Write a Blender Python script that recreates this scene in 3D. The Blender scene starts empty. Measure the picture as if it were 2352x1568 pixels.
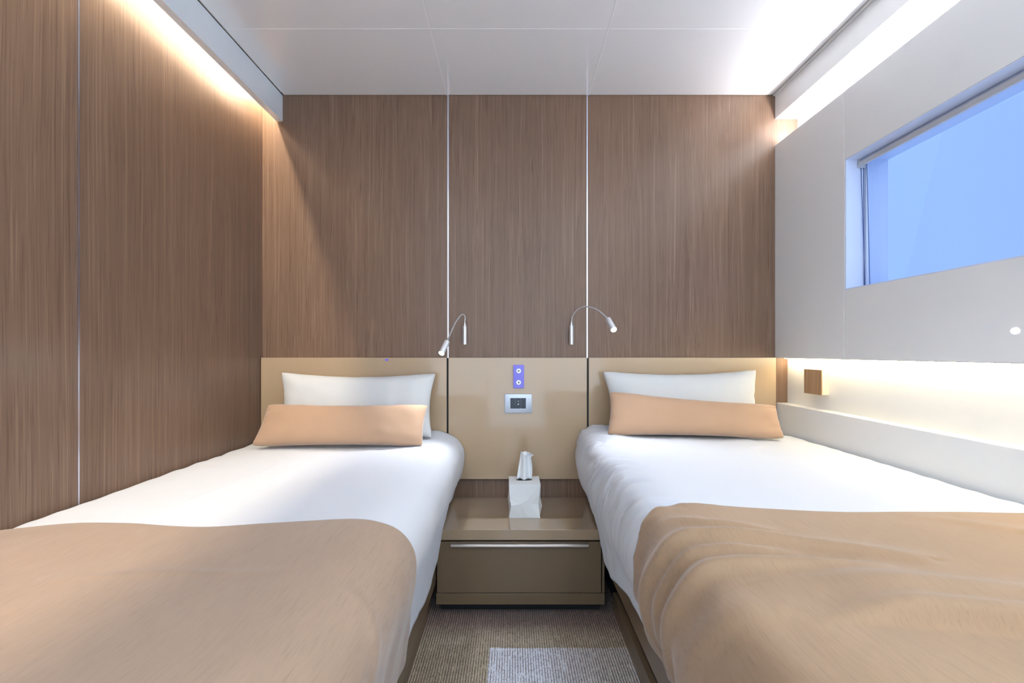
import bpy, bmesh, math, random
from mathutils import Vector, noise, Matrix

S = bpy.context.scene
COL = S.collection
# ------------------------------------------------------------------ camera, world, exposure
F = 1100.0; CX = 1176.0; CY = 808.0; EYE = 1.04
cd = bpy.data.cameras.new('camera'); cam = bpy.data.objects.new('camera', cd); COL.objects.link(cam)
cam.location = (0, 0, EYE); cam.rotation_euler = (math.pi/2, 0, 0)
cd.sensor_width = 36; cd.sensor_fit = 'HORIZONTAL'; cd.lens = F/2352*36
cd.shift_y = (CY-784)/2352.0; cd.clip_start = 0.02
S.camera = cam
S.view_settings.view_transform = 'Standard'; S.view_settings.look = 'None'
S.view_settings.gamma = 1; S.view_settings.use_curve_mapping = False
S.view_settings.exposure = 0.76
w = bpy.data.worlds.new('sky'); S.world = w; w.use_nodes = True
wb = w.node_tree.nodes['Background']; wb.inputs[0].default_value = (0.36, 0.56, 1.0, 1); wb.inputs[1].default_value = .93

LED_LEFT = 140.0; LED_COVE = 46.0; LED_NICHE = 26.0; FILL_DOWN = 67.0; SPOT_W = 5.0; DISC = 90.0; FILL_GLOW = 1.8

def P(px, py, Y):
    return Vector(((px-CX)*Y/F, Y, EYE+(CY-py)*Y/F))

# ------------------------------------------------------------------ helpers
def link(name, me, mat=None, parent=None):
    o = bpy.data.objects.new(name, me); COL.objects.link(o)
    if mat is not None: me.materials.append(mat)
    if parent is not None:
        o.parent = parent
        q = parent; L = Vector(parent.location)
        while q.parent is not None:
            q = q.parent; L += Vector(q.location)
        o.location = -L
    return o
def from_bm(name, bm, mat, parent=None, smooth=False, auto=None):
    me = bpy.data.meshes.new(name)
    bmesh.ops.recalc_face_normals(bm, faces=bm.faces[:])
    bm.to_mesh(me); bm.free()
    if smooth:
        for p in me.polygons: p.use_smooth = True
        if auto: me.set_sharp_from_angle(angle=math.radians(auto))
    return link(name, me, mat, parent)
def bm_box(bm, x0, x1, y0, y1, z0, z1, bev=0.0, seg=2):
    r = bmesh.ops.create_cube(bm, size=1.0)
    vs = r['verts']
    for v in vs:
        v.co = Vector(((x0+x1)/2+v.co.x*(x1-x0), (y0+y1)/2+v.co.y*(y1-y0), (z0+z1)/2+v.co.z*(z1-z0)))
    if bev > 0:
        es = set()
        for v in vs:
            for e in v.link_edges: es.add(e)
        bmesh.ops.bevel(bm, geom=list(es), offset=bev, segments=seg, profile=0.5, affect='EDGES')
def box(name, x0, x1, y0, y1, z0, z1, mat, parent=None, bev=0.0):
    bm = bmesh.new(); bm_box(bm, min(x0,x1), max(x0,x1), y0, y1, z0, z1, bev)
    return from_bm(name, bm, mat, parent)
def tube_bm(bm, pts, rad, n=12, cap=True):
    pts = [Vector(p) for p in pts]
    if not hasattr(rad, '__len__'): rad = [rad]*len(pts)
    rings = []; up = None
    for i, p in enumerate(pts):
        d = (pts[min(i+1, len(pts)-1)]-pts[max(i-1, 0)]).normalized()
        if up is None:
            up = Vector((0, 0, 1)) if abs(d.z) < .9 else Vector((0, 1, 0))
        a = d.cross(up).normalized(); b = a.cross(d).normalized(); up = b
        rings.append([bm.verts.new(p+(a*math.cos(t)+b*math.sin(t))*rad[i]) for t in [2*math.pi*k/n for k in range(n)]])
    for i in range(len(rings)-1):
        for k in range(n):
            bm.faces.new((rings[i][k], rings[i][(k+1) % n], rings[i+1][(k+1) % n], rings[i+1][k]))
    if cap:
        bm.faces.new(rings[0][::-1]); bm.faces.new(rings[-1])
def spline(pts, n=8):
    pts = [Vector(p) for p in pts]; out = []
    for i in range(len(pts)-1):
        p0 = pts[max(i-1, 0)]; p1 = pts[i]; p2 = pts[i+1]; p3 = pts[min(i+2, len(pts)-1)]
        for k in range(n):
            t = k/n
            out.append(0.5*((2*p1)+(p2-p0)*t+(2*p0-5*p1+4*p2-p3)*t*t+(3*p1-p0-3*p2+p3)*t*t*t))
    out.append(pts[-1]); return out
def tube(name, pts, rad, mat, parent=None, n=12, sharp=40):
    bm = bmesh.new(); tube_bm(bm, pts, rad, n)
    return from_bm(name, bm, mat, parent, smooth=True, auto=sharp)
def tag(o, label, cat, group=None):
    o['label'] = label; o['category'] = cat
    if group: o['group'] = group
    return o
def thing(name, loc, label, cat, group=None):
    o = bpy.data.objects.new(name, None); COL.objects.link(o); o.location = loc
    o.empty_display_size = .05
    return tag(o, label, cat, group)
def struct(o):
    o['kind'] = 'structure'; return o

# ------------------------------------------------------------------ materials
def mat(name, col=(.8, .8, .8), rough=.5, metal=0.0, spec=.5, coat=0.0, coatr=.05, sheen=0.0):
    m = bpy.data.materials.new(name); m.use_nodes = True
    b = m.node_tree.nodes['Principled BSDF']
    b.inputs['Base Color'].default_value = (*col, 1); b.inputs['Roughness'].default_value = rough
    b.inputs['Metallic'].default_value = metal; b.inputs['Specular IOR Level'].default_value = spec
    b.inputs['Coat Weight'].default_value = coat; b.inputs['Coat Roughness'].default_value = coatr
    b.inputs['Sheen Weight'].default_value = sheen
    return m
def N(m, t, **k):
    n = m.node_tree.nodes.new(t)
    for a, v in k.items(): setattr(n, a, v)
    return n
def L(m, a, b): m.node_tree.links.new(a, b)
def coords(m, scale=(1, 1, 1), rot=(0, 0, 0)):
    tc = N(m, 'ShaderNodeTexCoord'); mp = N(m, 'ShaderNodeMapping')
    mp.inputs['Scale'].default_value = scale; mp.inputs['Rotation'].default_value = rot
    L(m, tc.outputs['Object'], mp.inputs['Vector']); return mp.outputs[0]
def noise_n(m, vec, scale, detail=2, rough=.5):
    n = N(m, 'ShaderNodeTexNoise'); n.inputs['Scale'].default_value = scale
    n.inputs['Detail'].default_value = detail; n.inputs['Roughness'].default_value = rough
    if vec is not None: L(m, vec, n.inputs['Vector'])
    return n.outputs['Fac']
def ramp(m, fac, stops):
    r = N(m, 'ShaderNodeValToRGB'); e = r.color_ramp.elements
    e[0].position, e[0].color = stops[0][0], (*stops[0][1], 1)
    e[1].position, e[1].color = stops[-1][0], (*stops[-1][1], 1)
    for p, c in stops[1:-1]:
        q = e.new(p); q.color = (*c, 1)
    L(m, fac, r.inputs[0]); return r.outputs[0]
def mix(m, fac, a, b, mode='MIX'):
    n = N(m, 'ShaderNodeMix', data_type='RGBA', blend_type=mode)
    for s, v in ((n.inputs[0], fac), (n.inputs[6], a), (n.inputs[7], b)):
        if hasattr(v, 'links'): L(m, v, s)
        elif isinstance(v, tuple): s.default_value = (*v, 1)
        else: s.default_value = v
    return n.outputs[2]
def math_n(m, op, a, b=None):
    n = N(m, 'ShaderNodeMath', operation=op)
    for s, v in ((n.inputs[0], a), (n.inputs[1], b)):
        if v is None: continue
        if hasattr(v, 'links'): L(m, v, s)
        else: s.default_value = v
    return n.outputs[0]
def bump(m, h, strength=.3, dist=.002):
    b = N(m, 'ShaderNodeBump'); b.inputs['Strength'].default_value = strength
    b.inputs['Distance'].default_value = dist
    L(m, h, b.inputs['Height']); bs = m.node_tree.nodes['Principled BSDF']
    L(m, b.outputs[0], bs.inputs['Normal'])
def base(m, c): L(m, c, m.node_tree.nodes['Principled BSDF'].inputs['Base Color'])
def emit(name, col, s):
    m = bpy.data.materials.new(name); m.use_nodes = True
    b = m.node_tree.nodes['Principled BSDF']
    b.inputs['Base Color'].default_value = (.8, .8, .8, 1)
    b.inputs['Emission Color'].default_value = (*col, 1); b.inputs['Emission Strength'].default_value = s
    return m

def wood(name, dark, mid, light, rough=.31, sc=1.0):
    m = mat(name, mid, rough, spec=.28)
    tc = N(m, 'ShaderNodeTexCoord')
    # gentle waviness of the grain
    wv = N(m, 'ShaderNodeMapping'); wv.inputs['Scale'].default_value = (3, 3, .55); L(m, tc.outputs['Object'], wv.inputs['Vector'])
    wn = N(m, 'ShaderNodeTexNoise'); wn.inputs['Scale'].default_value = 2.2; wn.inputs['Detail'].default_value = .6; L(m, wv.outputs[0], wn.inputs['Vector'])
    vm = N(m, 'ShaderNodeVectorMath', operation='SCALE'); vm.inputs['Scale'].default_value = .028; L(m, wn.outputs['Color'], vm.inputs[0])
    va = N(m, 'ShaderNodeVectorMath', operation='ADD'); L(m, tc.outputs['Object'], va.inputs[0]); L(m, vm.outputs[0], va.inputs[1])
    def mp(s):
        q = N(m, 'ShaderNodeMapping'); q.inputs['Scale'].default_value = s; L(m, va.outputs[0], q.inputs['Vector']); return q.outputs[0]
    a = noise_n(m, mp((1, 1, .005)), 190*sc, 3, .6)
    b = noise_n(m, mp((1, 1, .006)), 55*sc, 2, .5)
    c = noise_n(m, mp((1, 1, .012)), 420*sc, 1, .5)
    s = math_n(m, 'ADD', math_n(m, 'MULTIPLY', a, .75), math_n(m, 'MULTIPLY', b, .25))
    col = ramp(m, s, [(.32, dark), (.44, mid), (.53, mid), (.66, light)])
    pores = ramp(m, c, [(.30, (.74, .71, .69)), (.44, (1, 1, 1))])
    col = mix(m, 1.0, col, pores, 'MULTIPLY')
    big = ramp(m, noise_n(m, mp((1, 1, .25)), 2.5, 2), [(.3, (.9, .9, .9)), (.7, (1.08, 1.05, 1.03))])
    base(m, mix(m, 1.0, col, big, 'MULTIPLY'))
    bump(m, s, .25, .0008)
    return m
M = {}
M['wood'] = wood('oak_veneer', (.138, .083, .057), (.188, .118, .080), (.255, .168, .117))
M['wood_box'] = wood('box_veneer', (.26, .16, .09), (.44, .27, .15), (.56, .38, .24), sc=2.0)
M['white'] = mat('white_laminate', (.84, .84, .83), .22, spec=.5)
M['panelwhite'] = mat('white_panel_gloss', (.80, .805, .81), .4, spec=.4, coat=.6, coatr=.02)
M['ceil'] = mat('ceiling_lacquer', (.93, .935, .96), .4, spec=.4, coat=1.0, coatr=.01)
M['ceilback'] = mat('ceiling_joint', (.98, .98, 1.0), .25)
M['jointline'] = mat('joint_aluminium', (.93, .93, .97), .45, .35)
M['alu'] = mat('aluminium', (.62, .63, .74), .25, 1.0)
M['steel'] = mat('brushed_steel', (.82, .84, .87), .36, .7)
M['bronze'] = mat('dull_metal_handle', (.40, .34, .30), .32, .8)
M['dark'] = mat('black_recess', (.006, .006, .008), .6)
M['lac'] = mat('beige_lacquer', (.44, .315, .195), .25, spec=.4, coat=.6, coatr=.06)
M['lac2'] = mat('taupe_lacquer', (.175, .118, .068), .3, spec=.4, coat=.2, coatr=.12)
M['lactop'] = mat('shelf_lacquer', (.36, .26, .165), .08, spec=.5, coat=1.0, coatr=.02)
for k in ('lac', 'lac2'):
    m = M[k]; bump(m, noise_n(m, coords(m), 60, 2), .03, .0006)
M['ceil'].node_tree.nodes['Principled BSDF'].inputs['Coat IOR'].default_value = 1.8
M['valance'] = mat('valance_cool_tint', (.80, .87, .94), .3, coat=.8)  # blue of the cool light put into the valance colour
M['violet'] = mat('violet_plastic', (.20, .18, .72), .35)
M['whitepl'] = mat('white_plastic', (.95, .95, .93), .35)
M['black'] = mat('black_plastic', (.012, .016, .032), .3)
M['silver'] = mat('silver_plastic', (.55, .60, .68), .28, .25)
M['cord'] = mat('blue_grey_cord', (.06, .10, .28), .6)
M['frame_tint'] = mat('window_frame_daylight_tint', (.66, .73, .90), .3)  # daylight blue put into the base colour of frame and reveal
M['blindbar'] = mat('blind_bar_grey', (.60, .60, .62), .4)
M['outside'] = mat('outside_bulkhead', (.86, .88, .92), .8)

def fabric(name, col, amp=.10, slub=True, sheen=.25, rough=.9, ang=.5):
    m = mat(name, col, rough, spec=.15, sheen=sheen)
    m.node_tree.nodes['Principled BSDF'].inputs['Sheen Roughness'].default_value = .45
    weave = noise_n(m, coords(m, (1, 1, 1)), 700, 2)
    sl = noise_n(m, coords(m, (430, 20, 90), (0, 0, ang)), 1.0, 3, .65)
    s2 = noise_n(m, coords(m, (1, 1, 1)), 4.0, 3)
    lo = tuple(c*(1-amp) for c in col); hi = tuple(min(1, c*(1+amp)) for c in col)
    if slub:
        c = ramp(m, sl, [(.28, tuple(v*.84 for v in col)), (.37, lo), (.46, col), (.75, hi)])
        c = mix(m, 1.0, c, ramp(m, s2, [(.3, (.95, .94, .93)), (.7, (1.04, 1.03, 1.03))]), 'MULTIPLY')
    else:
        c = ramp(m, s2, [(.3, lo), (.7, hi)])
    base(m, c)
    h = math_n(m, 'ADD', math_n(m, 'MULTIPLY', sl, 1.2 if slub else .1), math_n(m, 'MULTIPLY', weave, .5))
    bump(m, h, .16, .0008)
    return m
M['throwL'] = fabric('throw_fabric_left', (.355, .252, .18), amp=.06, ang=-.5)
M['throwR'] = fabric('throw_fabric_right', (.355, .238, .148), amp=.06, ang=.5)
M['cushion'] = fabric('peach_velvet', (.46, .295, .19), amp=.05, slub=False, sheen=.5)
def linen(name, col, wr=.35):
    m = mat(name, col, .85, spec=.2, sheen=.1)
    a = noise_n(m, coords(m, (1, .45, 1)), 7, 4, .55)
    b = noise_n(m, coords(m), 900, 1)
    bump(m, math_n(m, 'ADD', a, math_n(m, 'MULTIPLY', b, .03)), wr, .006)
    return m
M['sheet'] = linen('white_cotton', (.68, .70, .745))
M['pillow'] = linen('pillow_cotton', (.63, .635, .63), .25)
M['paper'] = mat('white_paper', (.86, .86, .86), .8)
M['carton'] = mat('crumpled_carton', (.80, .81, .80), .6)

# carpet: ribs as geometry, mottled taupe as yarn colour, pale rectangle mixed in
m = M['carpet'] = mat('ribbed_carpet', (.2, .16, .12), .95, spec=.1, sheen=.2)
tc = N(m, 'ShaderNodeTexCoord'); sp = N(m, 'ShaderNodeSeparateXYZ'); L(m, tc.outputs['Object'], sp.inputs[0])
lw = noise_n(m, coords(m, (1, 1, 1)), 9, 3)
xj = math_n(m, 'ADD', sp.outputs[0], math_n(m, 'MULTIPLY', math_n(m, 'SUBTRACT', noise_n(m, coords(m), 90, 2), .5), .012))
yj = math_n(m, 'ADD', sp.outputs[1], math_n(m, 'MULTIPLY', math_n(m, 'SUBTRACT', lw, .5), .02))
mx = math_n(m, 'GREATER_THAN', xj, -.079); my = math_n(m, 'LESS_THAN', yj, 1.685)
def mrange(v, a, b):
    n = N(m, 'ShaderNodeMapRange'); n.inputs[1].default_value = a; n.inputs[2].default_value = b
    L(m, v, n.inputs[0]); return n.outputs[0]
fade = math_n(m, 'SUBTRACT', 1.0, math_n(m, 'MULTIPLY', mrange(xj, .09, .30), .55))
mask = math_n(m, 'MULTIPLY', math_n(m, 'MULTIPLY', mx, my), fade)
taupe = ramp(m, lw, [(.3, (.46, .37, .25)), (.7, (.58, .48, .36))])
shade_brown = (.30, .20, .155)
back = mix(m, mrange(yj, 1.74, 1.84), taupe, shade_brown)  # browner near the nightstand: shade put into the carpet colour
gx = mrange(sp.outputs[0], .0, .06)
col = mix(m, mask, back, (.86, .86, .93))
rib = N(m, 'ShaderNodeTexWave', wave_type='BANDS', bands_direction='X', wave_profile='SIN')
rib.inputs['Scale'].default_value = 20.0*2*math.pi/ (2*math.pi) ; rib.inputs['Distortion'].default_value = .5; rib.inputs['Detail'].default_value = 2
col = mix(m, 1.0, col, ramp(m, noise_n(m, coords(m, (1, .35, 1)), 260, 2, .6), [(.33, (.55, .52, .5)), (.5, (1, 1, 1)), (.7, (1.12, 1.1, 1.08))]), 'MULTIPLY')
ph = math_n(m, 'FRACT', math_n(m, 'DIVIDE', math_n(m, 'ADD', sp.outputs[0], .42), .0088))
tri = math_n(m, 'ABSOLUTE', math_n(m, 'SUBTRACT', ph, .43))
brk = noise_n(m, coords(m, (1, .5, 1)), 60, 2)
gm = math_n(m, 'MULTIPLY', mrange(tri, .27, .40), mrange(brk, .30, .50))
col = mix(m, gm, col, mix(m, 1.0, col, (.42, .36, .33), 'MULTIPLY'))
base(m, col); bump(m, noise_n(m, coords(m), 420, 2), .6, .003)
m.node_tree.nodes.remove(rib)

g = bpy.data.materials.new('window_glass'); g.use_nodes = True; M['glass'] = g
nt = g.node_tree; nt.nodes.clear()
o_ = nt.nodes.new('ShaderNodeOutputMaterial'); mxs = nt.nodes.new('ShaderNodeMixShader')
tr = nt.nodes.new('ShaderNodeBsdfTransparent'); tr.inputs[0].default_value = (.94, .96, .98, 1)
gl = nt.nodes.new('ShaderNodeBsdfGlossy'); gl.inputs['Roughness'].default_value = 0.02
lwn = nt.nodes.new('ShaderNodeLayerWeight'); lwn.inputs[0].default_value = .5
pw = nt.nodes.new('ShaderNodeMath'); pw.operation = 'POWER'; pw.inputs[1].default_value = 5; nt.links.new(lwn.outputs['Facing'], pw.inputs[0])
fr = nt.nodes.new('ShaderNodeMath'); fr.operation = 'MULTIPLY_ADD'; fr.inputs[1].default_value = .9; fr.inputs[2].default_value = .04; nt.links.new(pw.outputs[0], fr.inputs[0])
nt.links.new(fr.outputs[0], mxs.inputs[0]); nt.links.new(tr.outputs[0], mxs.inputs[1]); nt.links.new(gl.outputs[0], mxs.inputs[2]); nt.links.new(mxs.outputs[0], o_.inputs[0])

M['ledwarm'] = emit('led_warm', (1, .84, .62), LED_LEFT)
M['ledcove'] = emit('led_neutral', (.95, .96, 1.0), LED_COVE)
M['ledniche'] = emit('led_soft_warm', (1, .84, .54), LED_NICHE)
M['down'] = emit('fill_disc_glow', (.68, .85, 1.0), FILL_DOWN)  # glow of the added ceiling fill discs
M['fillglow'] = emit('fill_panel_glow', (.62, .80, 1.0), FILL_GLOW)  # glow of the added fill panel behind the camera
M['lens'] = emit('lamp_lens_glow', (.88, .93, 1.0), DISC)

# ------------------------------------------------------------------ room dimensions
YB = 2.30; XL = -1.198; ZC = 2.272; XP = 1.262; XR = 1.372; YN = -1.45
XJ = (-.307, .361)

# ------------------------------------------------------------------ floor (real ribs between the beds)
bm = bmesh.new()
xs = [-1.25]; x = -.42
rib_n = 0
pitch = .0088
k = 0
cols = [(-1.25, 0)]
while x < .48:
    for f, z in ((0, -.0030), (.18, -.0008), (.42, 0.0), (.66, -.0006), (.86, -.0030)):
        cols.append((x+f*pitch, z))
    x += pitch
cols.append((1.45, 0))
rows = [YN-.05, 1.0]+[1.0+.06*i for i in range(1, 21)]+[2.35]
grid = [[bm.verts.new((cx_+(.0006*noise.noise(Vector((cx_*30, yy*9, 0))) if 0 < i < len(cols)-1 else 0), yy, cz)) for i, (cx_, cz) in enumerate(cols)] for yy in rows]
for a in range(len(rows)-1):
    for b in range(len(cols)-1):
        bm.faces.new((grid[a][b], grid[a][b+1], grid[a+1][b+1], grid[a+1][b]))
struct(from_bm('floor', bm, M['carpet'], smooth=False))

# ------------------------------------------------------------------ back wall: three veneer panels with metal strips
wbk = struct(box('wall_back', XL-.05, XR+.05, YB+.012, YB+.06, -.02, ZC+.06, M['dark']))
edges = [XL-.02] + list(XJ) + [XR+.02]
gp = .0030
for i in range(3):
    a = edges[i]+(gp if i else 0); b = edges[i+1]-(gp if i < 2 else 0)
    box('wood_panel', a, b, YB, YB+.012, 0, ZC+.02, M['wood'], wbk, .0006)
for xj_ in XJ:
    box('metal_strip', xj_-gp+.0002, xj_+gp-.0002, YB-.0012, YB+.011, 0, ZC+.01, M['alu'], wbk)
# ------------------------------------------------------------------ left wall
wl = struct(box('wall_left', XL-.06, XL-.012, YN, YB+.05, -.02, ZC+.06, M['dark']))
yj0 = 1.198*F/996
ye = [YB, yj0, yj0-.98, YN]
for i in range(3):
    a = ye[i+1]+(gp if i < 2 else 0); b = ye[i]-(gp if i else 0)
    box('wood_panel', XL-.012, XL, a, b, 0, ZC+.02, M['wood'], wl, .0006)
for yy in ye[1:3]:
    box('metal_strip', XL-.011, XL+.0012, yy-gp+.0002, yy+gp-.0002, 0, ZC+.01, M['alu'], wl)
# near wall behind the camera
wn = struct(box('wall_front', XL-.05, XR+.05, YN-.05, YN, -.02, ZC+.06, M['white']))
# added fill light panel behind the camera, shaped as curtained glazing
w2 = struct(box('fill_panel', -1.06, 1.16, YN+.0005, YN+.02, .06, 2.16, M['frame_tint'], None, .002))
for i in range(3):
    box('window_frame', -1.04+.7267*i, -1.02+.7267*(i+1), YN+.0202, YN+.03, .08, 2.14, M['frame_tint'], w2)  # bars of the added fill panel
    pn_ = box('fill_pane', -1.02+.7267*i, -1.04+.7267*(i+1), YN+.0302, YN+.034, .10, 2.12, M['fillglow'], w2)

# ------------------------------------------------------------------ ceiling: lacquered panels with recessed pale joints
ce = struct(box('ceiling', XL-.05, XR+.06, YN-.05, YB+.06, ZC+.014, ZC+.06, M['ceilback']))
xe = [-1.098, -.312, .368, XP-.012]
tp = (YB-1.829); ys = [YB-.0015]
while ys[-1] > YN+.1: ys.append(max(YN, ys[-1]-tp))
for i in range(3):
    for j in range(len(ys)-1):
        box('ceiling_panel', xe[i]+.0028, xe[i+1]-.0028, ys[j+1]+.0019, ys[j]-.0019, ZC, ZC+.013, M['ceil'], ce, .0007)
for xx in xe[1:3]:
    box('joint_strip', xx-.0026, xx+.0026, YN, YB-.001, ZC-.0006, ZC+.0138, M['ceilback'], ce)
for yy in ys[1:-1]:
    for i in range(3):
        box('joint_strip', xe[i]+.0032, xe[i+1]-.0032, yy-.0017, yy+.0017, ZC-.0005, ZC+.0138, M['ceilback'], ce)

# left light valance
t1 = struct(box('trim_1', -1.112, -1.100, YN, YB-.0015, 2.146, ZC-.0005, M['valance'], None, .0008))
box('bottom_lip', -1.130, -1.1125, YN, YB-.004, 2.146, 2.152, M['valance'], t1)
box('shadow_joint', -1.1000, -1.0985, YN, YB-.003, ZC-.0022, ZC-.0004, M['dark'], t1)
box('light_pocket_top', XL+.001, -1.1125, YN, YB-.002, ZC, ZC+.012, M['white'], t1)
# right edge trim of the ceiling, fascia and soffit above the cove
t2 = struct(box('trim_2', XP-.010, XP-.0005, YN, YB-.0015, ZC-.006, ZC+.012, M['white'], None, .0006))
t3 = struct(box('trim_3', XP, XP+.012, YN, YB-.0015, 2.157, ZC+.012, M['panelwhite'], None, .0008))
box('soffit', XP+.0122, XR, YN, YB-.0015, 2.157, 2.169, M['white'], t3)

# ------------------------------------------------------------------ right wall with window opening
WY0, WY1, WZ0, WZ1 = .30, 1.815, 1.275, 1.77
def ring_box(bm, x0, x1, y0, y1, z0, z1):
    for a in ((y0, WY0, z0, z1), (WY1, y1, z0, z1), (WY0, WY1, z0, WZ0), (WY0, WY1, WZ1, z1)):
        if a[1]-a[0] > 1e-4 and a[3]-a[2] > 1e-4: bm_box(bm, x0, x1, *a)
bm = bmesh.new(); ring_box(bm, XR, XR+.05, YN-.05, YB+.06, -.02, ZC+.06)
wr = struct(from_bm('wall_right', bm, M['white']))
# far upper panel, window panel
box('upper_panel', XP, XR-.001, WY1+.0035, YB-.0015, 1.013, 2.03, M['panelwhite'], wr, .0012)
def frame_panel():
    bm = bmesh.new()
    yy = [YN+.002, WY0, WY1, WY1+.0005]; zz = [1.013, WZ0, WZ1, 2.03]
    # continuous plate with a hole (front and back faces plus borders)
    def plate(x):
        return [[bm.verts.new((x, y, z)) for z in zz] for y in yy[:3]]
    A = plate(XP); B = plate(XR-.001)
    for i in range(2):
        for j in range(3):
            if i == 1 and j == 1: continue
            bm.faces.new((A[i][j], A[i+1][j], A[i+1][j+1], A[i][j+1])); bm.faces.new((B[i][j], B[i][j+1], B[i+1][j+1], B[i+1][j]))
    for G0, G1 in ((A, B),):
        for i in range(2):
            bm.faces.new((G0[i][0], G1[i][0], G1[i+1][0], G0[i+1][0])); bm.faces.new((G0[i][3], G0[i+1][3], G1[i+1][3], G1[i][3]))
        for j in range(3):
            bm.faces.new((G0[0][j], G0[0][j+1], G1[0][j+1], G1[0][j]))
            if j != 1: bm.faces.new((G0[2][j], G1[2][j], G1[2][j+1], G0[2][j+1]))
        # opening borders
        bm.faces.new((G0[1][1], G1[1][1], G1[2][1], G0[2][1])); bm.faces.new((G0[1][2], G0[2][2], G1[2][2], G1[1][2]))
        bm.faces.new((G0[1][1], G0[1][2], G1[1][2], G1[1][1])); bm.faces.new((G0[2][1], G1[2][1], G1[2][2], G0[2][2]))
    return bm
from_bm('upper_panel', frame_panel(), M['panelwhite'], wr)
box('panel_joint', XP+.006, XP+.03, WY1+.0002, WY1+.0033, 1.014, 2.028, M['white'], wr)
box('niche_back', 1.322, XR-.001, YN+.002, YB-.0015, .7972, 1.0128, M['white'], wr)
box('lower_panel', 1.268, XR-.001, YN+.002, YB-.0015, 0.0, .797, M['white'], wr, .0012)
# window: reveal liner, frame, glass
bm = bmesh.new()
t = .004
bm_box(bm, XP+.001, XR+.05, WY1-t, WY1-.0002, WZ0+.0002, WZ1-.0002); bm_box(bm, XP+.001, XR+.05, WY0+.0002, WY0+t, WZ0+.0002, WZ1-.0002)
bm_box(bm, XP+.001, XR+.05, WY0+t, WY1-t, WZ1-t, WZ1-.0002); bm_box(bm, XP+.001, XR+.05, WY0+t, WY1-t, WZ0+.0002, WZ0+t)
win = struct(from_bm('window_1', bm, M['frame_tint']))
def frame(name, x0, x1, e, par, mt, bev=.002):
    bm = bmesh.new(); y0, y1, z0, z1 = WY0+t, WY1-t, WZ0+t, WZ1-t
    bm_box(bm, x0, x1, y1-e, y1, z0, z1, bev); bm_box(bm, x0, x1, y0, y0+e, z0, z1, bev)
    bm_box(bm, x0, x1, y0+e, y1-e, z1-e, z1, bev); bm_box(bm, x0, x1, y0+e, y1-e, z0, z0+e, bev)
    return from_bm(name, bm, mt, par, smooth=True, auto=40)
wf = frame('window_frame', 1.334, 1.350, .008, win, M['frame_tint'])
box('pane', 1.340, 1.343, WY0+.0125, WY1-.0125, WZ0+.0125, WZ1-.0125, M['glass'], wf)
# roller blind rolled up under the head of the window
bl = thing('roller_blind', (1.33, 1.0, WZ1-.02), 'raised white roller blind with thin cords at the top of the blue-lit window', 'blind')
box('headrail', 1.3165, 1.332, WY0+.01, WY1-.0105, WZ1-.020, WZ1-.0045, M['frame_tint'], bl, .002)
box('bottom_bar', 1.306, 1.316, WY0+.012, WY1-.0105, WZ1-.033, WZ1-.015, M['blindbar'], bl, .002)
box('end_bracket', 1.305, 1.332, WY1-.0102, WY1-.0085, WZ1-.036, WZ1-.0045, M['blindbar'], bl)
def bead_cord(p0, p1):
    bm = bmesh.new(); tube_bm(bm, [Vector(p0).lerp(Vector(p1), i/10) for i in range(11)], .0013, 6)
    return from_bm('cord', bm, M['cord'], bl, smooth=True)
zc0 = WZ1-.043; zc1 = WZ0+.005
def xat(px, X): return X*F/(px-CX)
bead_cord((1.319, xat(1977.5, 1.319), WZ1-.0205), (1.319, xat(1987, 1.319), zc1))
bead_cord((1.322, xat(1991, 1.322), WZ1-.0205), (1.322, xat(1998, 1.322), zc1))
bead_cord((1.329, xat(1984, 1.329), WZ1-.0205), (1.329, xat(1985, 1.329), zc1))
# outside bulkhead: two large flat faces meeting along a slanting edge
A1 = P(2165, 300, 2.35); A2 = P(2080, 637, 2.62)
d = (A1-A2); top = A1+d*1.6; bot = A2-d*1.6
bm = bmesh.new()
v = [bm.verts.new(c) for c in (bot, top, top+Vector((.95, 2.4, .2)), bot+Vector((.45, 2.4, -.2)), top+Vector((.75, -4.2, .5)), bot+Vector((.95, -4.2, -.3)))]
bm.faces.new((v[0], v[1], v[2], v[3])); bm.faces.new((v[1], v[0], v[5], v[4]))
r = bmesh.ops.solidify(bm, geom=bm.faces[:], thickness=.03)
ob = struct(from_bm('wall_outside', bm, M['outside']))

# LED strips
def led(name, x0, x1, z0, z1, mt, label, face):
    o = thing(name, ((x0+x1)/2, .4, z0), label, 'light strip')
    box('light_channel', x0, x1, YN+.05, YB-.01, z0, z1, M['alu'], o)
    if face == 'down': box('diffuser', x0+.001, x1-.001, YN+.055, YB-.015, z0-.002, z0-.0002, mt, o)
    else: box('diffuser', x0+.001, x1-.001, YN+.055, YB-.015, z1+.0002, z1+.002, mt, o)
    return o
led('light_strip', -1.176, -1.160, ZC-.010, ZC-.0006, M['ledwarm'], 'warm linear light strip hidden behind the left ceiling valance', 'down')
led('light_strip', 1.292, 1.322, 2.0306, 2.038, M['ledcove'], 'white linear light strip on top of the window panel, glowing onto the soffit', 'up')
led('light_strip', 1.298, 1.314, 1.0100, 1.0127, M['ledniche'], 'warm linear light strip under the window panel, lighting the ledge niche', 'down')

# wood faced box in the niche
sb = thing('wall_box', (1.306, 2.05, .912), 'small square wood-faced box on the glowing niche wall above the ledge', 'wall box')
box('housing', 1.2945, 1.3218, 1.997, 2.115, .860, .964, mat('pale_housing', (.78, .62, .42), .4), sb, .001)
box('wood_face', 1.290, 1.2943, 1.996, 2.116, .859, .965, M['wood_box'], sb, .0008)

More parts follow.
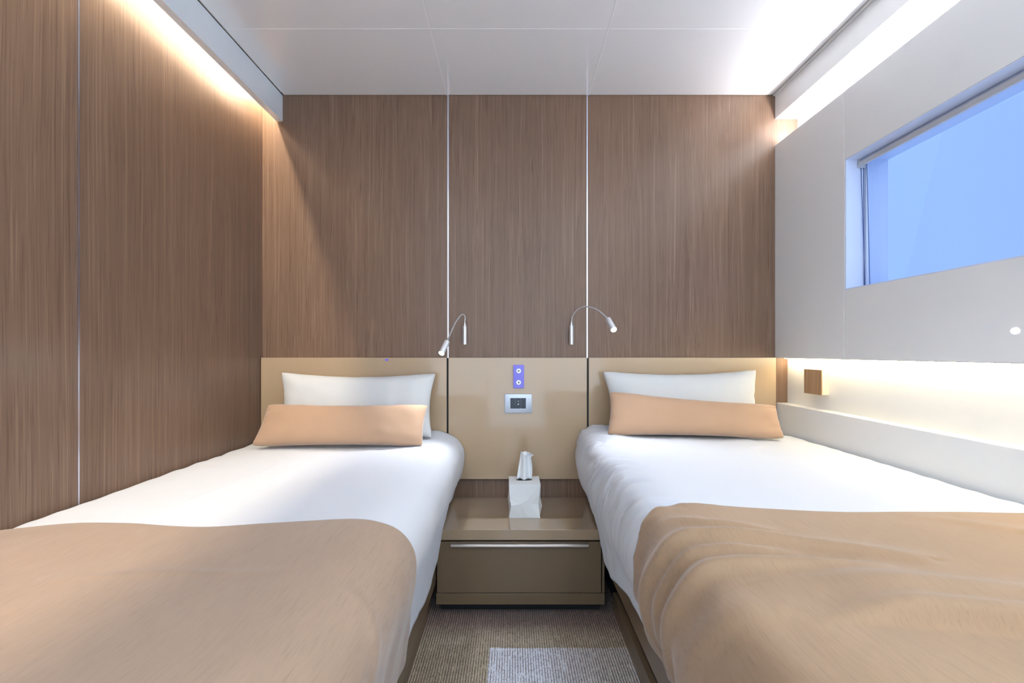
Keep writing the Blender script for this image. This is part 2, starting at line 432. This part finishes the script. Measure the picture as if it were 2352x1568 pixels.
# added fill light discs on the ceiling, out of view
for dx, dy, lab_ in ((-.45, .12, 'over the foot of the left bed'), (.55, .12, 'over the foot of the right bed'), (-.45, -.85, 'behind the camera, on the wood wall side'), (.55, -.85, 'behind the camera, on the window side')):
    o = thing('fill_light', (dx, dy, ZC-.006), 'added fill light disc on the ceiling ' + lab_, 'fill light', 'added fill lights')
    bm = bmesh.new(); tube_bm(bm, [(dx, dy, ZC-.0005), (dx, dy, ZC-.004), (dx, dy, ZC-.006)], [.085, .085, .078], 32)
    from_bm('bezel', bm, M['steel'], o, True, 30)
    bm = bmesh.new(); tube_bm(bm, [(dx, dy, ZC-.0062), (dx, dy, ZC-.008)], [.07, .068], 32)
    from_bm('diffuser', bm, M['down'], o)

# ------------------------------------------------------------------ headboard panels
YH = 2.278
hb = [(-1.1945, XJ[0]-.004, .50, 'wide glossy beige headboard panel behind the left bed'),
      (XJ[0]+.0045, XJ[1]-.0045, EYE-(1100-CY)*YH/F, 'narrow glossy beige headboard panel above the nightstand, with switches'),
      (XJ[1]+.004, 1.256, .50, 'wide glossy beige headboard panel behind the right bed')]
ZH = EYE-(821-CY)*YH/F
for x0, x1, z0, lab in hb:
    tag(box('headboard_panel', x0, x1, YH, YB-.0013, z0, ZH, M['lac'], None, .0014), lab, 'headboard')
for xx in XJ:   # dark gap filler behind joints
    pass
tag(box('gap_liner', XJ[0]-.0038, XJ[0]+.0043, YH+.010, YB-.0013, .5, ZH-.002, M['dark']), 'black shadow gap between left and middle headboard panels', 'trim')
tag(box('gap_liner', XJ[1]-.0043, XJ[1]+.0038, YH+.010, YB-.0013, .5, ZH-.002, M['dark']), 'black shadow gap between middle and right headboard panels', 'trim')
# violet dot on the left panel
p = P(888, 826, YH)
bm = bmesh.new(); tube_bm(bm, [p+Vector((0, -.0002, 0)), p+Vector((0, -.003, 0))], [.0085, .0075], 20)
for vv in bm.verts: vv.co.z = p.z+(vv.co.z-p.z)*.7
tag(from_bm('violet_dot', bm, M['violet']), 'tiny violet oval dot on the top edge of the left headboard panel', 'colour_dot')
# switch plate
a = P(1179, 891, YH); b = P(1203.5, 837.5, YH)
sw = thing('switch_plate', ((a.x+b.x)/2, YH, a.z), 'upright violet switch plate with two round white buttons on the middle headboard', 'switch')
box('plate', a.x, b.x, YH-.009, YH-.0002, a.z, b.z, M['violet'], sw, .0015)
for py in (851.5, 878):
    c = P(1191.3, py, YH-.009)
    bm = bmesh.new(); tube_bm(bm, [c+Vector((0, -.0002, 0)), c+Vector((0, -.003, 0)), c+Vector((0, -.004, 0))], [.0115, .0115, .010], 28)
    bt = from_bm('button', bm, M['whitepl'], sw, True, 30)
    bm = bmesh.new(); tube_bm(bm, [c+Vector((0, -.0042, 0)), c+Vector((0, -.005, 0))], .0036, 16)
    from_bm('button_centre', bm, M['black'], bt, True, 30)
# outlet plate
a = P(1159, 948, YH); b = P(1222, 904, YH)
ot = thing('outlet_plate', ((a.x+b.x)/2, YH, a.z), 'silver rectangular wall plate with black insert below the violet switch', 'wall plate')
bm = bmesh.new(); bm_box(bm, a.x, b.x, YH-.009, YH-.0002, a.z, b.z, .003, 3); from_bm('plate', bm, M['silver'], ot, True, 40)
c = P(1172, 938, YH-.009); e = P(1208, 914, YH-.009)
bm = bmesh.new()
for q in ((c.x-.003, e.x+.003, c.z-.003, c.z-.0003), (c.x-.003, e.x+.003, e.z+.0003, e.z+.003), (c.x-.003, c.x-.0003, c.z-.0003, e.z+.0003), (e.x+.0003, e.x+.003, c.z-.0003, e.z+.0003)):
    bm_box(bm, q[0], q[1], YH-.0112, YH-.0092, q[2], q[3])
from_bm('inner_rim', bm, M['silver'], ot)
wdt = (e.x-c.x)/3
for i in range(3):
    md = box('black_module', c.x+i*wdt+.0003, c.x+(i+1)*wdt-.0003, YH-.0108, YH-.0092, c.z, e.z, M['black'], ot, .0006)
    if i == 1:
        for (px, py, s) in ((1190.5, 928, .0024), (1190.7, 921, .0015)):
            k = P(px, py, YH-.011)
            box('marking', k.x-s, k.x+s, YH-.0114, YH-.0110, k.z-s*1.1, k.z+s*1.1, M['whitepl'], md)

# ------------------------------------------------------------------ reading lamps
def lamp(label, mount, tip_base, neck, head0, head1, rh):
    lm = thing('reading_lamp', (mount[0].x, YB, mount[1].z), label, 'reading lamp', 'bedside reading lamps')
    ym = YB-.026
    m0, m1 = mount
    bm = bmesh.new(); tube_bm(bm, [(m0.x, ym, m1.z), (m0.x, ym, m0.z)], .0098, 24)
    from_bm('wall_mount', bm, M['steel'], lm, True, 40)
    box('bracket', m0.x-.004, m0.x+.004, ym+.007, YB-.0002, (m0.z+m1.z)/2-.02, (m0.z+m1.z)/2+.02, M['steel'], lm)
    tube('collar', [(m0.x, ym, m0.z+.0002), (m0.x, ym, m0.z+.006), (m0.x, ym, m0.z+.02)], [.0052, .005, .0026], M['steel'], lm)
    tube('gooseneck', spline([(m0.x, ym, m0.z+.018)]+neck+[head0], 8), 0.0034, M['steel'], lm, 10)
    d = (head1-head0).normalized()
    hd = tube('lamp_head', [head0-d*.002, head0, head0+d*.004, head1-d*.001, head1], [.004, .0082, rh, rh, rh*.97], M['steel'], lm, 24)
    tube('lens', [head1-d*.0005, head1+d*.0025], [rh*.88, rh*.8], M['lens'], hd, 24)
    ld = bpy.data.lights.new('lamp_beam', 'SPOT'); ld.energy = SPOT_W; ld.color = (.85, .91, 1); ld.spot_size = math.radians(120); ld.spot_blend = .9; ld.shadow_soft_size = .012
    lo = bpy.data.objects.new('lamp_beam', ld); COL.objects.link(lo); lo.parent = lm
    lo.location = head1+d*.008-Vector(lm.location); lo.rotation_euler = d.to_track_quat('-Z', 'Y').to_euler()
YM = YB-.026
lamp('small steel gooseneck reading lamp bent down left over the left bed',
     (P(1067.5, 748, YM), P(1067.5, 791, YM)), None,
     [P(1068, 727, 2.262), P(1061, 722, 2.24), P(1046, 741, 2.18), P(1034, 767, 2.11)],
     P(1027.5, 783, 2.07), P(1014, 811, 2.03), .013)
lamp('small steel gooseneck reading lamp arched up and over toward the right bed',
     (P(1312.5, 747, YM), P(1312.5, 791, YM)), None,
     [P(1316, 724, 2.255), P(1329, 709, 2.22), P(1347, 704, 2.17), P(1373, 712, 2.11)],
     P(1396, 732, 2.05), P(1410, 757, 2.0), .013)

# ------------------------------------------------------------------ nightstand
NF = 1.882; x0, x1 = -.298, .364
ns = thing('nightstand', ((x0+x1)/2, 2.08, 0), 'low built-in taupe nightstand with glossy top and one drawer between the beds', 'nightstand')
box('top', x0, x1, NF, YB-.0015, .301, .342, M['lactop'], ns, .001)
def npx(px): return (px-CX)*NF/F
def npz(py): return EYE-(py-CY)*NF/F
box('carcass', x0+.002, x1-.002, NF+.022, YB-.0015, .052, .2985, M['dark'], ns)
dr = box('drawer', -.295, npx(1381), NF+.002, NF+.0218, npz(1361.5), npz(1244.5), M['lac2'], ns, .001)
bm = bmesh.new()
hx0, hx1 = npx(1036), npx(1351)
prof = [(0, 0), (-.004, .0005), (-.010, -.001), (-.014, -.006), (-.0135, -.0125), (-.009, -.0150), (-.0045, -.013), (0, -.012)]
zt = npz(1246.5)
lft = [bm.verts.new((hx0, NF+.0015+a_, zt+b_)) for a_, b_ in prof]; rgt = [bm.verts.new((hx1, NF+.0015+a_, zt+b_)) for a_, b_ in prof]
for i in range(len(prof)):
    j = (i+1) % len(prof); bm.faces.new((lft[i], lft[j], rgt[j], rgt[i]))
bm.faces.new(lft); bm.faces.new(rgt[::-1])
from_bm('handle', bm, M['bronze'], dr, True, 50)
box('bottom_rail', x0, x1, NF, NF+.0215, npz(1388), npz(1362.8), M['lac2'], ns, .001)
box('side_panel', x1-.0085, x1, NF+.004, YB-.0015, npz(1362), .2985, M['lac2'], ns)
box('plinth', x0+.01, x1-.01, 1.935, 1.95, .0005, .0515, M['dark'], ns)

# ------------------------------------------------------------------ beds
FOOT = .30
def nz(a, b, c=0): return noise.noise(Vector((a, b, c)))
class Side:
    def __init__(s, sgn, face, wall, ztop, zin, zmid, hemf):
        s.sgn, s.face, s.wall, s.ztop, s.zin, s.zmid, s.hem = sgn, face, wall, ztop, zin, zmid, hemf
def profile(b, Y, hemz, off=0.0, n=90, wide=True):
    """cross section at depth Y: from aisle hem, over the puffed edge, to the wall side; in (q, z), q>0 towards the aisle"""
    W = abs(b.wall-b.face)
    pr = [(.022+.0*off, hemz), (.038, hemz+(.50-hemz)*.45), (.062, .47), (.074, .535), (.070, .585), (.044, b.zin-.028), (.004, b.zin-.008), (-.06, b.zin), (-.20, (b.zin+b.zmid)/2), (-.42, b.zmid), (-.66, b.zmid), (-W+.05, b.ztop), (-W+.014, b.ztop-.012), (-W+.006, b.ztop-.05)]
    pts = spline([(q, z, 0) for q, z in pr], 12)
    # arc-length resample
    d = [0]
    for i in range(1, len(pts)): d.append(d[-1]+(pts[i]-pts[i-1]).length)
    out = []; j = 0
    for k in range(n+1):
        t = d[-1]*k/n
        while j < len(d)-2 and d[j+1] < t: j += 1
        f = (t-d[j])/max(1e-9, d[j+1]-d[j]); p_ = pts[j].lerp(pts[j+1], min(1, max(0, f)))
        out.append(p_)
    return out, d[-1]
def cloth(name, b, ys, hemf, off, thick, mat_, wr, n=90, yshift=None, xlimit=None):
    bm = bmesh.new(); G = []
    for Y in ys:
        pr, Ltot = profile(b, Y, hemf(Y), 0, n)
        row = []
        for k, p_ in enumerate(pr):
            a_ = pr[max(0, k-1)]; c_ = pr[min(n, k+1)]; tg = (c_-a_).normalized()
            nr = Vector((-tg.y, tg.x, 0))           # outward normal
            if nr.y < 0 and k > n*.5: nr = -nr
            s_ = Ltot*k/n                            # arc distance from the hem
            y2 = Y+(yshift(Y, s_, p_) if yshift else 0)
            h = off+wr(s_, y2, p_)
            q = p_.x - tg.y*0; 
            nn = Vector((tg.y, -tg.x))*1.0
            # moving from hem upward with q shrinking: outward is (tg.y, -tg.x)
            q = p_.x+nn.x*h; z = p_.y+nn.y*h
            X = b.face+(-b.sgn)*0
            X = b.face-b.sgn*q if b.sgn > 0 else b.face+q
            if xlimit is not None:
                X = min(X, xlimit) if b.sgn > 0 else max(X, xlimit)
            row.append(bm.verts.new((X, y2, z)))
        G.append(row)
    for i in range(len(G)-1):
        for k in range(n):
            bm.faces.new((G[i][k], G[i][k+1], G[i+1][k+1], G[i+1][k]))
    o = from_bm(name, bm, mat_, None, True)
    # make sure normals point up, then thicken inwards
    me = o.data
    up = sum(p.normal.z*p.area for p in me.polygons)
    if up < 0: me.flip_normals()
    md = o.modifiers.new('thickness', 'SOLIDIFY'); md.thickness = thick; md.offset = -1
    return o
def lerp_t(tab, y):
    if y >= tab[0][0]: return tab[0][1]
    for (a_, b_), (c_, d_) in zip(tab, tab[1:]):
        if y >= c_:
            t_ = (a_-y)/(a_-c_); t_ = t_*t_*(3-2*t_); return b_+(d_-b_)*t_
    return tab[-1][1]
BL = Side(-1, -.300, XL+.003, .628, .652, .640, None)
BR = Side(+1, .366, 1.266, .668, .684, .670, None)
def hemL(Y): return lerp_t([(2.27, .362), (1.90, .362), (1.84, .28), (1.62, .235), (1.3, .27), (.3, .25)], Y)+.006*nz(Y*7, 3)
def hemR(Y): return lerp_t([(2.27, .362), (1.90, .362), (1.84, .29), (1.74, .262), (1.3, .335), (.3, .34)], Y)+.006*nz(Y*7, 9)
def sm(a, b, x):
    t_ = min(1, max(0, (x-a)/(b-a))); return t_*t_*(3-2*t_)
def ridge_fold(s, y, pts, amp, wdt, skew=1.8):
    """soft fold crest along a polyline in (arc, depth); sharp on the near side"""
    best = None; tot = len(pts)-1
    for i in range(tot):
        (s0, y0), (s1, y1) = pts[i], pts[i+1]
        dx, dy = s1-s0, y1-y0; L2 = dx*dx+dy*dy
        t_ = max(0, min(1, ((s-s0)*dx+(y-y0)*dy)/L2))
        ex, ey = s-(s0+dx*t_), y-(y0+dy*t_)
        dd = math.hypot(ex, ey)
        if best is None or dd < best[0]: best = (dd, (i+t_)/tot, ey)
    dd, tt, ey = best
    wd = wdt*(skew if ey > 0 else 1.0)
    e = math.exp(-(dd/wd)**2)
    return amp*e*math.sin(math.pi*min(1, max(0, .04+.92*tt)))**.6
def wr_left(s, y, p):
    side = sm(.42, .15, s)
    v = .0035*nz(s*5, y*3, 1)+.016*math.exp(-((s-.40)/.08)**2)*sm(2.12, 2.27, y)+.0020*nz(s*14+y*6, y*9, 5)*(.4+side)
    v += .007*side*nz(s*2.0, y*11, 2)*sm(0.0, .15, .42-s)
    v += .0022*sm(1.08, 1.16, y)*math.exp(-((s-(.98+.05*nz(y*2, 7)))/.006)**2)
    # puckers along the wall side
    v += .004*sm(1.02, 1.15, s)*nz(s*3, y*16, 4)
    return v
def wr_right(s, y, p):
    side = sm(.44, .16, s)
    edge = math.exp(-((s-.36)/.09)**2)
    u = y*20+s*26
    fine = (1-abs(nz(u*.9, s*5, 3)))**3
    free = sm(1.02, 1.2, y)
    v = .0035*nz(s*5, y*3, 11)+free*(.012*edge*fine+.009*math.exp(-((s-.30)/.13)**2)*(1-abs(nz(y*26+s*20+nz(y*6, s*6)*1.5, s*3.5, 7)))**5)+.014*math.exp(-((s-.46)/.09)**2)*sm(2.1, 2.27, y)
    v += .009*side*nz(s*1.6, y*9, 12)
    v += .0045*sm(1.08, 1.16, y)*sm(.005, -.005, s-(.985+.025*nz(y*2.2, 17)))
    v += .004*sm(1.02, 1.15, s)*nz(s*3, y*14, 14)
    return v
def frng(a, b, n): return [a+(b-a)*i/n for i in range(n+1)]

for b, lab, side in ((BL, 'left single bed with taupe lacquered base along the wood wall', 'L'), (BR, 'right single bed with taupe lacquered base beside the window wall', 'R')):
    sg = b.sgn; f = b.face; wl_ = b.wall
    bed = thing('bed', ((f+wl_)/2, 1.3, 0), lab, 'bed')
    zb = .13 if side == 'L' else .208
    xr_ = f+sg*(.028 if side == 'L' else .039)
    box('side_board', f, f+sg*.02, FOOT, NF-.001, zb, .345, M['lac2'], bed, .0012)
    box('side_board', f+sg*.002, f+sg*.02, NF, YH-.002, zb, .345, M['lac2'], bed)
    box('base_rail', xr_, xr_+sg*.02, FOOT+.02, 1.93, .0008, .072 if side == 'R' else .045, M['lac2'], bed, .0012)
    box('recess_board', xr_+sg*.006+sg*.015, xr_+sg*.034, FOOT+.02, YH-.002, .0008, .345, mat('recess_shade', (.03, .035, .035), .5), bed)  # shade of the groove put into the dark board colour
    box('foot_board', f+sg*.022, wl_, FOOT, FOOT+.019, .02, .345, M['lac2'], bed, .0012)
    box('slat_base', f+sg*.0205, wl_, FOOT+.02, YH-.002, .346, .366, M['lac2'], bed)
    bm = bmesh.new(); bm_box(bm, min(f+sg*.0, wl_), max(f+sg*.0, wl_), FOOT+.02, YH-.003, .3665, b.zmid-.032, .03, 4)
    from_bm('mattress', bm, M['sheet'], bed, True, 60)

ysL = frng(2.274, 1.0, 90)+frng(.97, FOOT, 14)
dl = cloth('duvet', BL, ysL, hemL, 0.0, .010, M['sheet'], lambda s_, y_, p_: wr_left(s_, y_, p_)-.010*sm(1.10, 1.0, y_), 110, xlimit=XL+.002)
tag(dl, 'smooth white duvet cover hanging over the left bed', 'duvet', None)
def dr_shift(Y, s, p): return 0
ysR = frng(2.274, 1.0, 190)+frng(.97, FOOT, 14)
def wr_r2(s, y, p):
    v = wr_right(s, y, p)-.012*sm(1.10, 1.0, y)
    # the head end lies lower: mattress sheet showing before the duvet begins
    v -= .012*sm(2.13, 2.19, y+.03*nz(s*4, 8)+.05*sm(.6, .3, s))
    return v
dR = cloth('duvet', BR, ysR, hemR, 0.0, .010, M['sheet'], wr_r2, 120, xlimit=1.266)
tag(dR, 'creased white duvet cover hanging over the right bed, with a long seam', 'duvet', None)

# throws (tan blankets) over the feet of the beds
def hemTL(Y): return .252+.006*nz(Y*5, 21)
def hemTR(Y): return .345+.008*nz(Y*5, 23)-.02*sm(1.0, .6, Y)
def topshift(amount):
    def f_(Y, s, p):
        edge = sm(.6, 1.12, Y)
        hang = sm(.40, .0, s)
        return edge*amount*hang
    return f_
def wr_tl(s, y, p):
    v = wr_left(s, y, p)*.9
    v += .010*sm(.42, .1, s)*nz(s*1.5, y*9, 31)*sm(1.12, .95, y)
    v += ridge_fold(s, y, [(.55, .83), (.75, .845), (.95, .825)], .003, .012, 1.5)
    v += ridge_fold(s, y, [(.05, .72), (.25, .74), (.42, .80)], .006, .02, 1.5)
    v += .0045*nz(s*3.2+2, y*4.5, 33)
    return v
def wavy_edge(seed, amp):
    def f_(Y, s, p): return 0
    return f_
C0 = .36   # arc of the rounded upper edge on the right bed
def wr_tr(s, y, p):
    v = .003*nz(s*4, y*5, 41)+wr_right(s, y, p)*.8
    R = ridge_fold
    v += R(s, y, [(.02, 1.02), (.18, .985), (.30, .925), (.40, .885), (.52, .868), (.72, .83)], .026, .019, 2.1)
    v += R(s, y, [(.12, .955), (.22, .91), (.33, .862), (.44, .828), (.50, .825)], .013, .012, 1.8)
    v += R(s, y, [(.0, .93), (.2, .855), (.33, .795), (.43, .770), (.62, .765)], .019, .016, 1.9)
    v += R(s, y, [(.0, .85), (.15, .79), (.3, .70), (.38, .65)], .014, .022, 1.8)
    v += R(s, y, [(.34, 1.03), (.40, .97), (.52, .945)], .009, .014, 1.5)
    v += R(s, y, [(.45, .73), (.62, .695), (.80, .65), (.95, .62)], .012, .03, 2.0)
    v += R(s, y, [(.9, 1.05), (1.05, .96), (1.15, .90)], .004, .02, 1.5)
    v += .008*sm(.42, .1, s)*nz(s*1.2, y*13, 43)
    # doubled-over end near the foot
    edge = .588+.012*nz(s*4, 4)+.03*sm(.75, .5, s)
    lay = sm(.42, .58, s)
    v += lay*(.024*sm(edge-.006, edge+.012, y)*sm(edge+.20, edge+.05, y)+.007*math.exp(-((y-edge-.022)/.018)**2))
    return v
def tl_shift(Y, s, p):
    e = sm(.85, 1.09, Y)
    return e*(.015*nz(s*3.0, 5)*1.2+.13*sm(.30, .02, s)-.012*math.exp(-((s-.78)/.12)**2)) 
def tr_shift(Y, s, p):
    e = sm(.85, 1.09, Y)
    return e*(.012*sm(.5, .3, s)+.10*sm(.22, .02, s)-.01*sm(.5, 1.0, s))
ysT = frng(1.09, .50, 120)+frng(.49, FOOT-.012, 16)
tl = cloth('throw_blanket', BL, ysT, hemTL, .008, .005, M['throwL'], wr_tl, 130, tl_shift, xlimit=XL+.002)
tag(tl, 'smooth tan throw blanket spread over the foot of the left bed', 'blanket')
trr = cloth('throw_blanket', BR, ysT, hemTR, .009, .005, M['throwR'], wr_tr, 170, tr_shift, xlimit=1.266)
tag(trr, 'wrinkled tan throw blanket with folds over the foot of the right bed', 'blanket')

# ------------------------------------------------------------------ pillows
def pillow(name, TL, TR, BR_, BL_, thick, mt, label, cat, seed, sagt=.010, wr=.006, ears=.02, n=44, power=.42):
    TL, TR, BR_, BL_ = map(Vector, (TL, TR, BR_, BL_))
    nrm = (TR-TL).cross(BL_-TL).normalized()
    if nrm.y > 0: nrm = -nrm
    bm = bmesh.new(); sheets = []
    nu = n; nv = n//2
    H = ((TL-BL_).length+(TR-BR_).length)/2; W = (TR-TL).length
    for sd in (1, -1):
        G = []
        for j in range(nv+1):
            row = []
            for i in range(nu+1):
                u = i/nu; v = j/nv
                uu = .5-.5*math.cos(math.pi*u); vv = .5-.5*math.cos(math.pi*v)
                # pull the mid sides inwards so that corners stand out as ears
                a = 2*uu-1; c = 2*vv-1
                pu = uu-(sagt/W)*a*(1-c*c)*1.0
                pv = vv-(sagt*1.2/H)*c*(1-a*a)**.8
                p_ = (TL.lerp(TR, pu)).lerp(BL_.lerp(BR_, pu), pv)
                rc = (abs(a)*abs(c))**9
                p_ = p_-(TR-TL).normalized()*(a*rc*.010)+(BL_-TL).normalized()*(-c*rc*.010)
                prof = max(0, (1-a**4))**power*max(0, (1-c**4))**power
                prof *= (1-.25*(abs(a)**3)*(abs(c)**3))
                cr = nz(uu*W*16+seed, vv*H*16, seed)*wr
                # gathers running in from the seams
                ge = math.exp(-(1-abs(a))*W/.07)*nz(vv*H*60+a*3, seed*3.1)*wr*2.6+math.exp(-(1-abs(c))*H/.04)*nz(uu*W*40, seed*1.7)*wr
                rim = (abs(a) > .9999 or abs(c) > .9999)
                jig = Vector((0, 0, 0)) if not rim else Vector((nz(vv*14, seed)*.003 if abs(a) > .999 else 0, 0, nz(uu*11, seed+2)*.0035 if abs(c) > .999 else 0))
                h = (thick/2*prof+(cr+ge)*min(1, prof*3))*sd
                row.append((p_+nrm*h+jig, rim))
            G.append(row)
        sheets.append(G)
    VF = [[bm.verts.new(sheets[0][j][i][0]) for i in range(nu+1)] for j in range(nv+1)]
    VB = [[VF[j][i] if (i in (0, nu) or j in (0, nv)) else bm.verts.new(sheets[1][j][i][0]) for i in range(nu+1)] for j in range(nv+1)]
    for V in (VF, VB):
        for j in range(nv):
            for i in range(nu):
                f_ = (V[j][i], V[j][i+1], V[j+1][i+1], V[j+1][i])
                try: bm.faces.new(f_)
                except ValueError: pass
    o = from_bm(name, bm, mt, None, True)
    return tag(o, label, cat)
pillow('pillow', P(643, 851, 2.215), P(1004, 853, 2.215), P(995, 1009, 2.12), P(641, 1008, 2.12), .115, M['pillow'],
       'white pillow leaning on the left headboard behind a peach cushion', 'pillow', 3.3, .026)
pillow('cushion', P(617, 925, 2.045), P(985, 926, 2.045), P(972, 1027, 1.965), P(574, 1028, 1.965), .085, M['cushion'],
       'long peach cushion lying against the white pillow on the left bed', 'cushion', 7.1, .012, .004)
pillow('pillow', P(1380, 849, 2.215), P(1739, 845, 2.215), P(1750, 998, 2.12), P(1400, 992, 2.12), .115, M['pillow'],
       'white pillow leaning on the right headboard behind a peach cushion', 'pillow', 12.9, .026)
pillow('cushion', P(1399, 895, 2.075), P(1783, 928, 2.065), P(1804, 1011, 2.0), P(1393, 1002, 2.01), .085, M['cushion'],
       'long peach cushion slumped against the white pillow on the right bed', 'cushion', 21.7, .012, .004)

# ------------------------------------------------------------------ tissue box
tb = thing('tissue_box', (.053, 2.08, .342), 'white crumpled-look square tissue box with a tissue pulled up, on the nightstand', 'tissue box')
random.seed(5)
bx0, bx1, by0, by1, bz0, bz1 = P(1169, 1190, 2.01).x, P(1241, 1190, 2.01).x, 2.012, 2.145, .3424, .484
def carton():
    bm = bmesh.new(); nn = 3; vmap = {}
    def vert(i, j, k):
        if (i, j, k) in vmap: return vmap[(i, j, k)]
        jx = lambda q: (random.random()-.5)*.028 if 0 < q < nn else 0
        x_ = bx0+(bx1-bx0)*i/nn+jx(i); y_ = by0+(by1-by0)*j/nn+jx(j); z_ = bz0+(bz1-bz0)*k/nn+jx(k)*1.2
        if 0 < k < nn or k == nn:
            am = .0115 if k < nn else .001
            if i in (0, nn): x_ += (random.random()-.5)*2*am
            if j in (0, nn): y_ += (random.random()-.5)*2*am
        if k == nn: z_ = bz1+(random.random()-.5)*.002
        if k == 0: z_ = bz0
        vmap[(i, j, k)] = bm.verts.new((x_, y_, z_)); return vmap[(i, j, k)]
    def quad(q):
        vs = [vert(*c) for c in q]
        if random.random() < .5: vs = vs[1:]+vs[:1]
        bm.faces.new((vs[0], vs[1], vs[2])); bm.faces.new((vs[0], vs[2], vs[3]))
    for a in range(nn):
        for b_ in range(nn):
            for e in (0, nn):
                quad([(e, a, b_), (e, a+1, b_), (e, a+1, b_+1), (e, a, b_+1)])
                quad([(a, e, b_), (a+1, e, b_), (a+1, e, b_+1), (a, e, b_+1)])
                quad([(a, b_, e), (a+1, b_, e), (a+1, b_+1, e), (a, b_+1, e)])
    es = [e for e in bm.edges if len(e.link_faces) == 2 and e.calc_face_angle() > .5]
    bmesh.ops.recalc_face_normals(bm, faces=bm.faces[:])
    bmesh.ops.bevel(bm, geom=es, offset=.0015, segments=2, profile=.5, affect='EDGES')
    return bm
from_bm('carton', carton(), M['carton'], tb)
# slot rim on the lid and the tissue
cy = 2.08; cz = bz1+.002
bm = bmesh.new()
ell = [(.053+.035*math.cos(t_), cy+.014*math.sin(t_)) for t_ in [2*math.pi*k/24 for k in range(24)]]
bm.faces.new([bm.verts.new((x_, y_, bz1+.0014)) for x_, y_ in ell])
r = bmesh.ops.extrude_face_region(bm, geom=bm.faces[:])
for v_ in r['geom']:
    if isinstance(v_, bmesh.types.BMVert): v_.co.z += .0008
from_bm('slot', bm, M['dark'], tb)
rows = [(1107, 1189, 1219), (1098, 1187, 1222), (1085, 1189, 1223), (1072, 1191, 1222.5), (1060, 1193, 1221), (1050, 1194.5, 1219.5), (1046, 1195, 1221), (1043.5, 1195.4, 1226), (1040, 1196, 1218), (1036, 1197, 1213)]
bm = bmesh.new(); G = []
nc = 14
for ri, (py, xa, xb) in enumerate(rows):
    row = []
    for c_ in range(nc+1):
        u = c_/nc
        pY = cy+.012*math.sin(u*9+ri*.25)*(1-.05*ri)+.004*nz(u*4, ri*.7, 6)-.004*ri*.3
        w_ = P(xa+(xb-xa)*u, py, 2.075); row.append(bm.verts.new((w_.x, pY, max(w_.z, bz1+.0035))))
    G.append(row)
for a in range(len(rows)-1):
    for c_ in range(nc): bm.faces.new((G[a][c_], G[a][c_+1], G[a+1][c_+1], G[a+1][c_]))
ts = from_bm('tissue', bm, M['paper'], tb, True, 50)
md = ts.modifiers.new('thickness', 'SOLIDIFY'); md.thickness = .0012
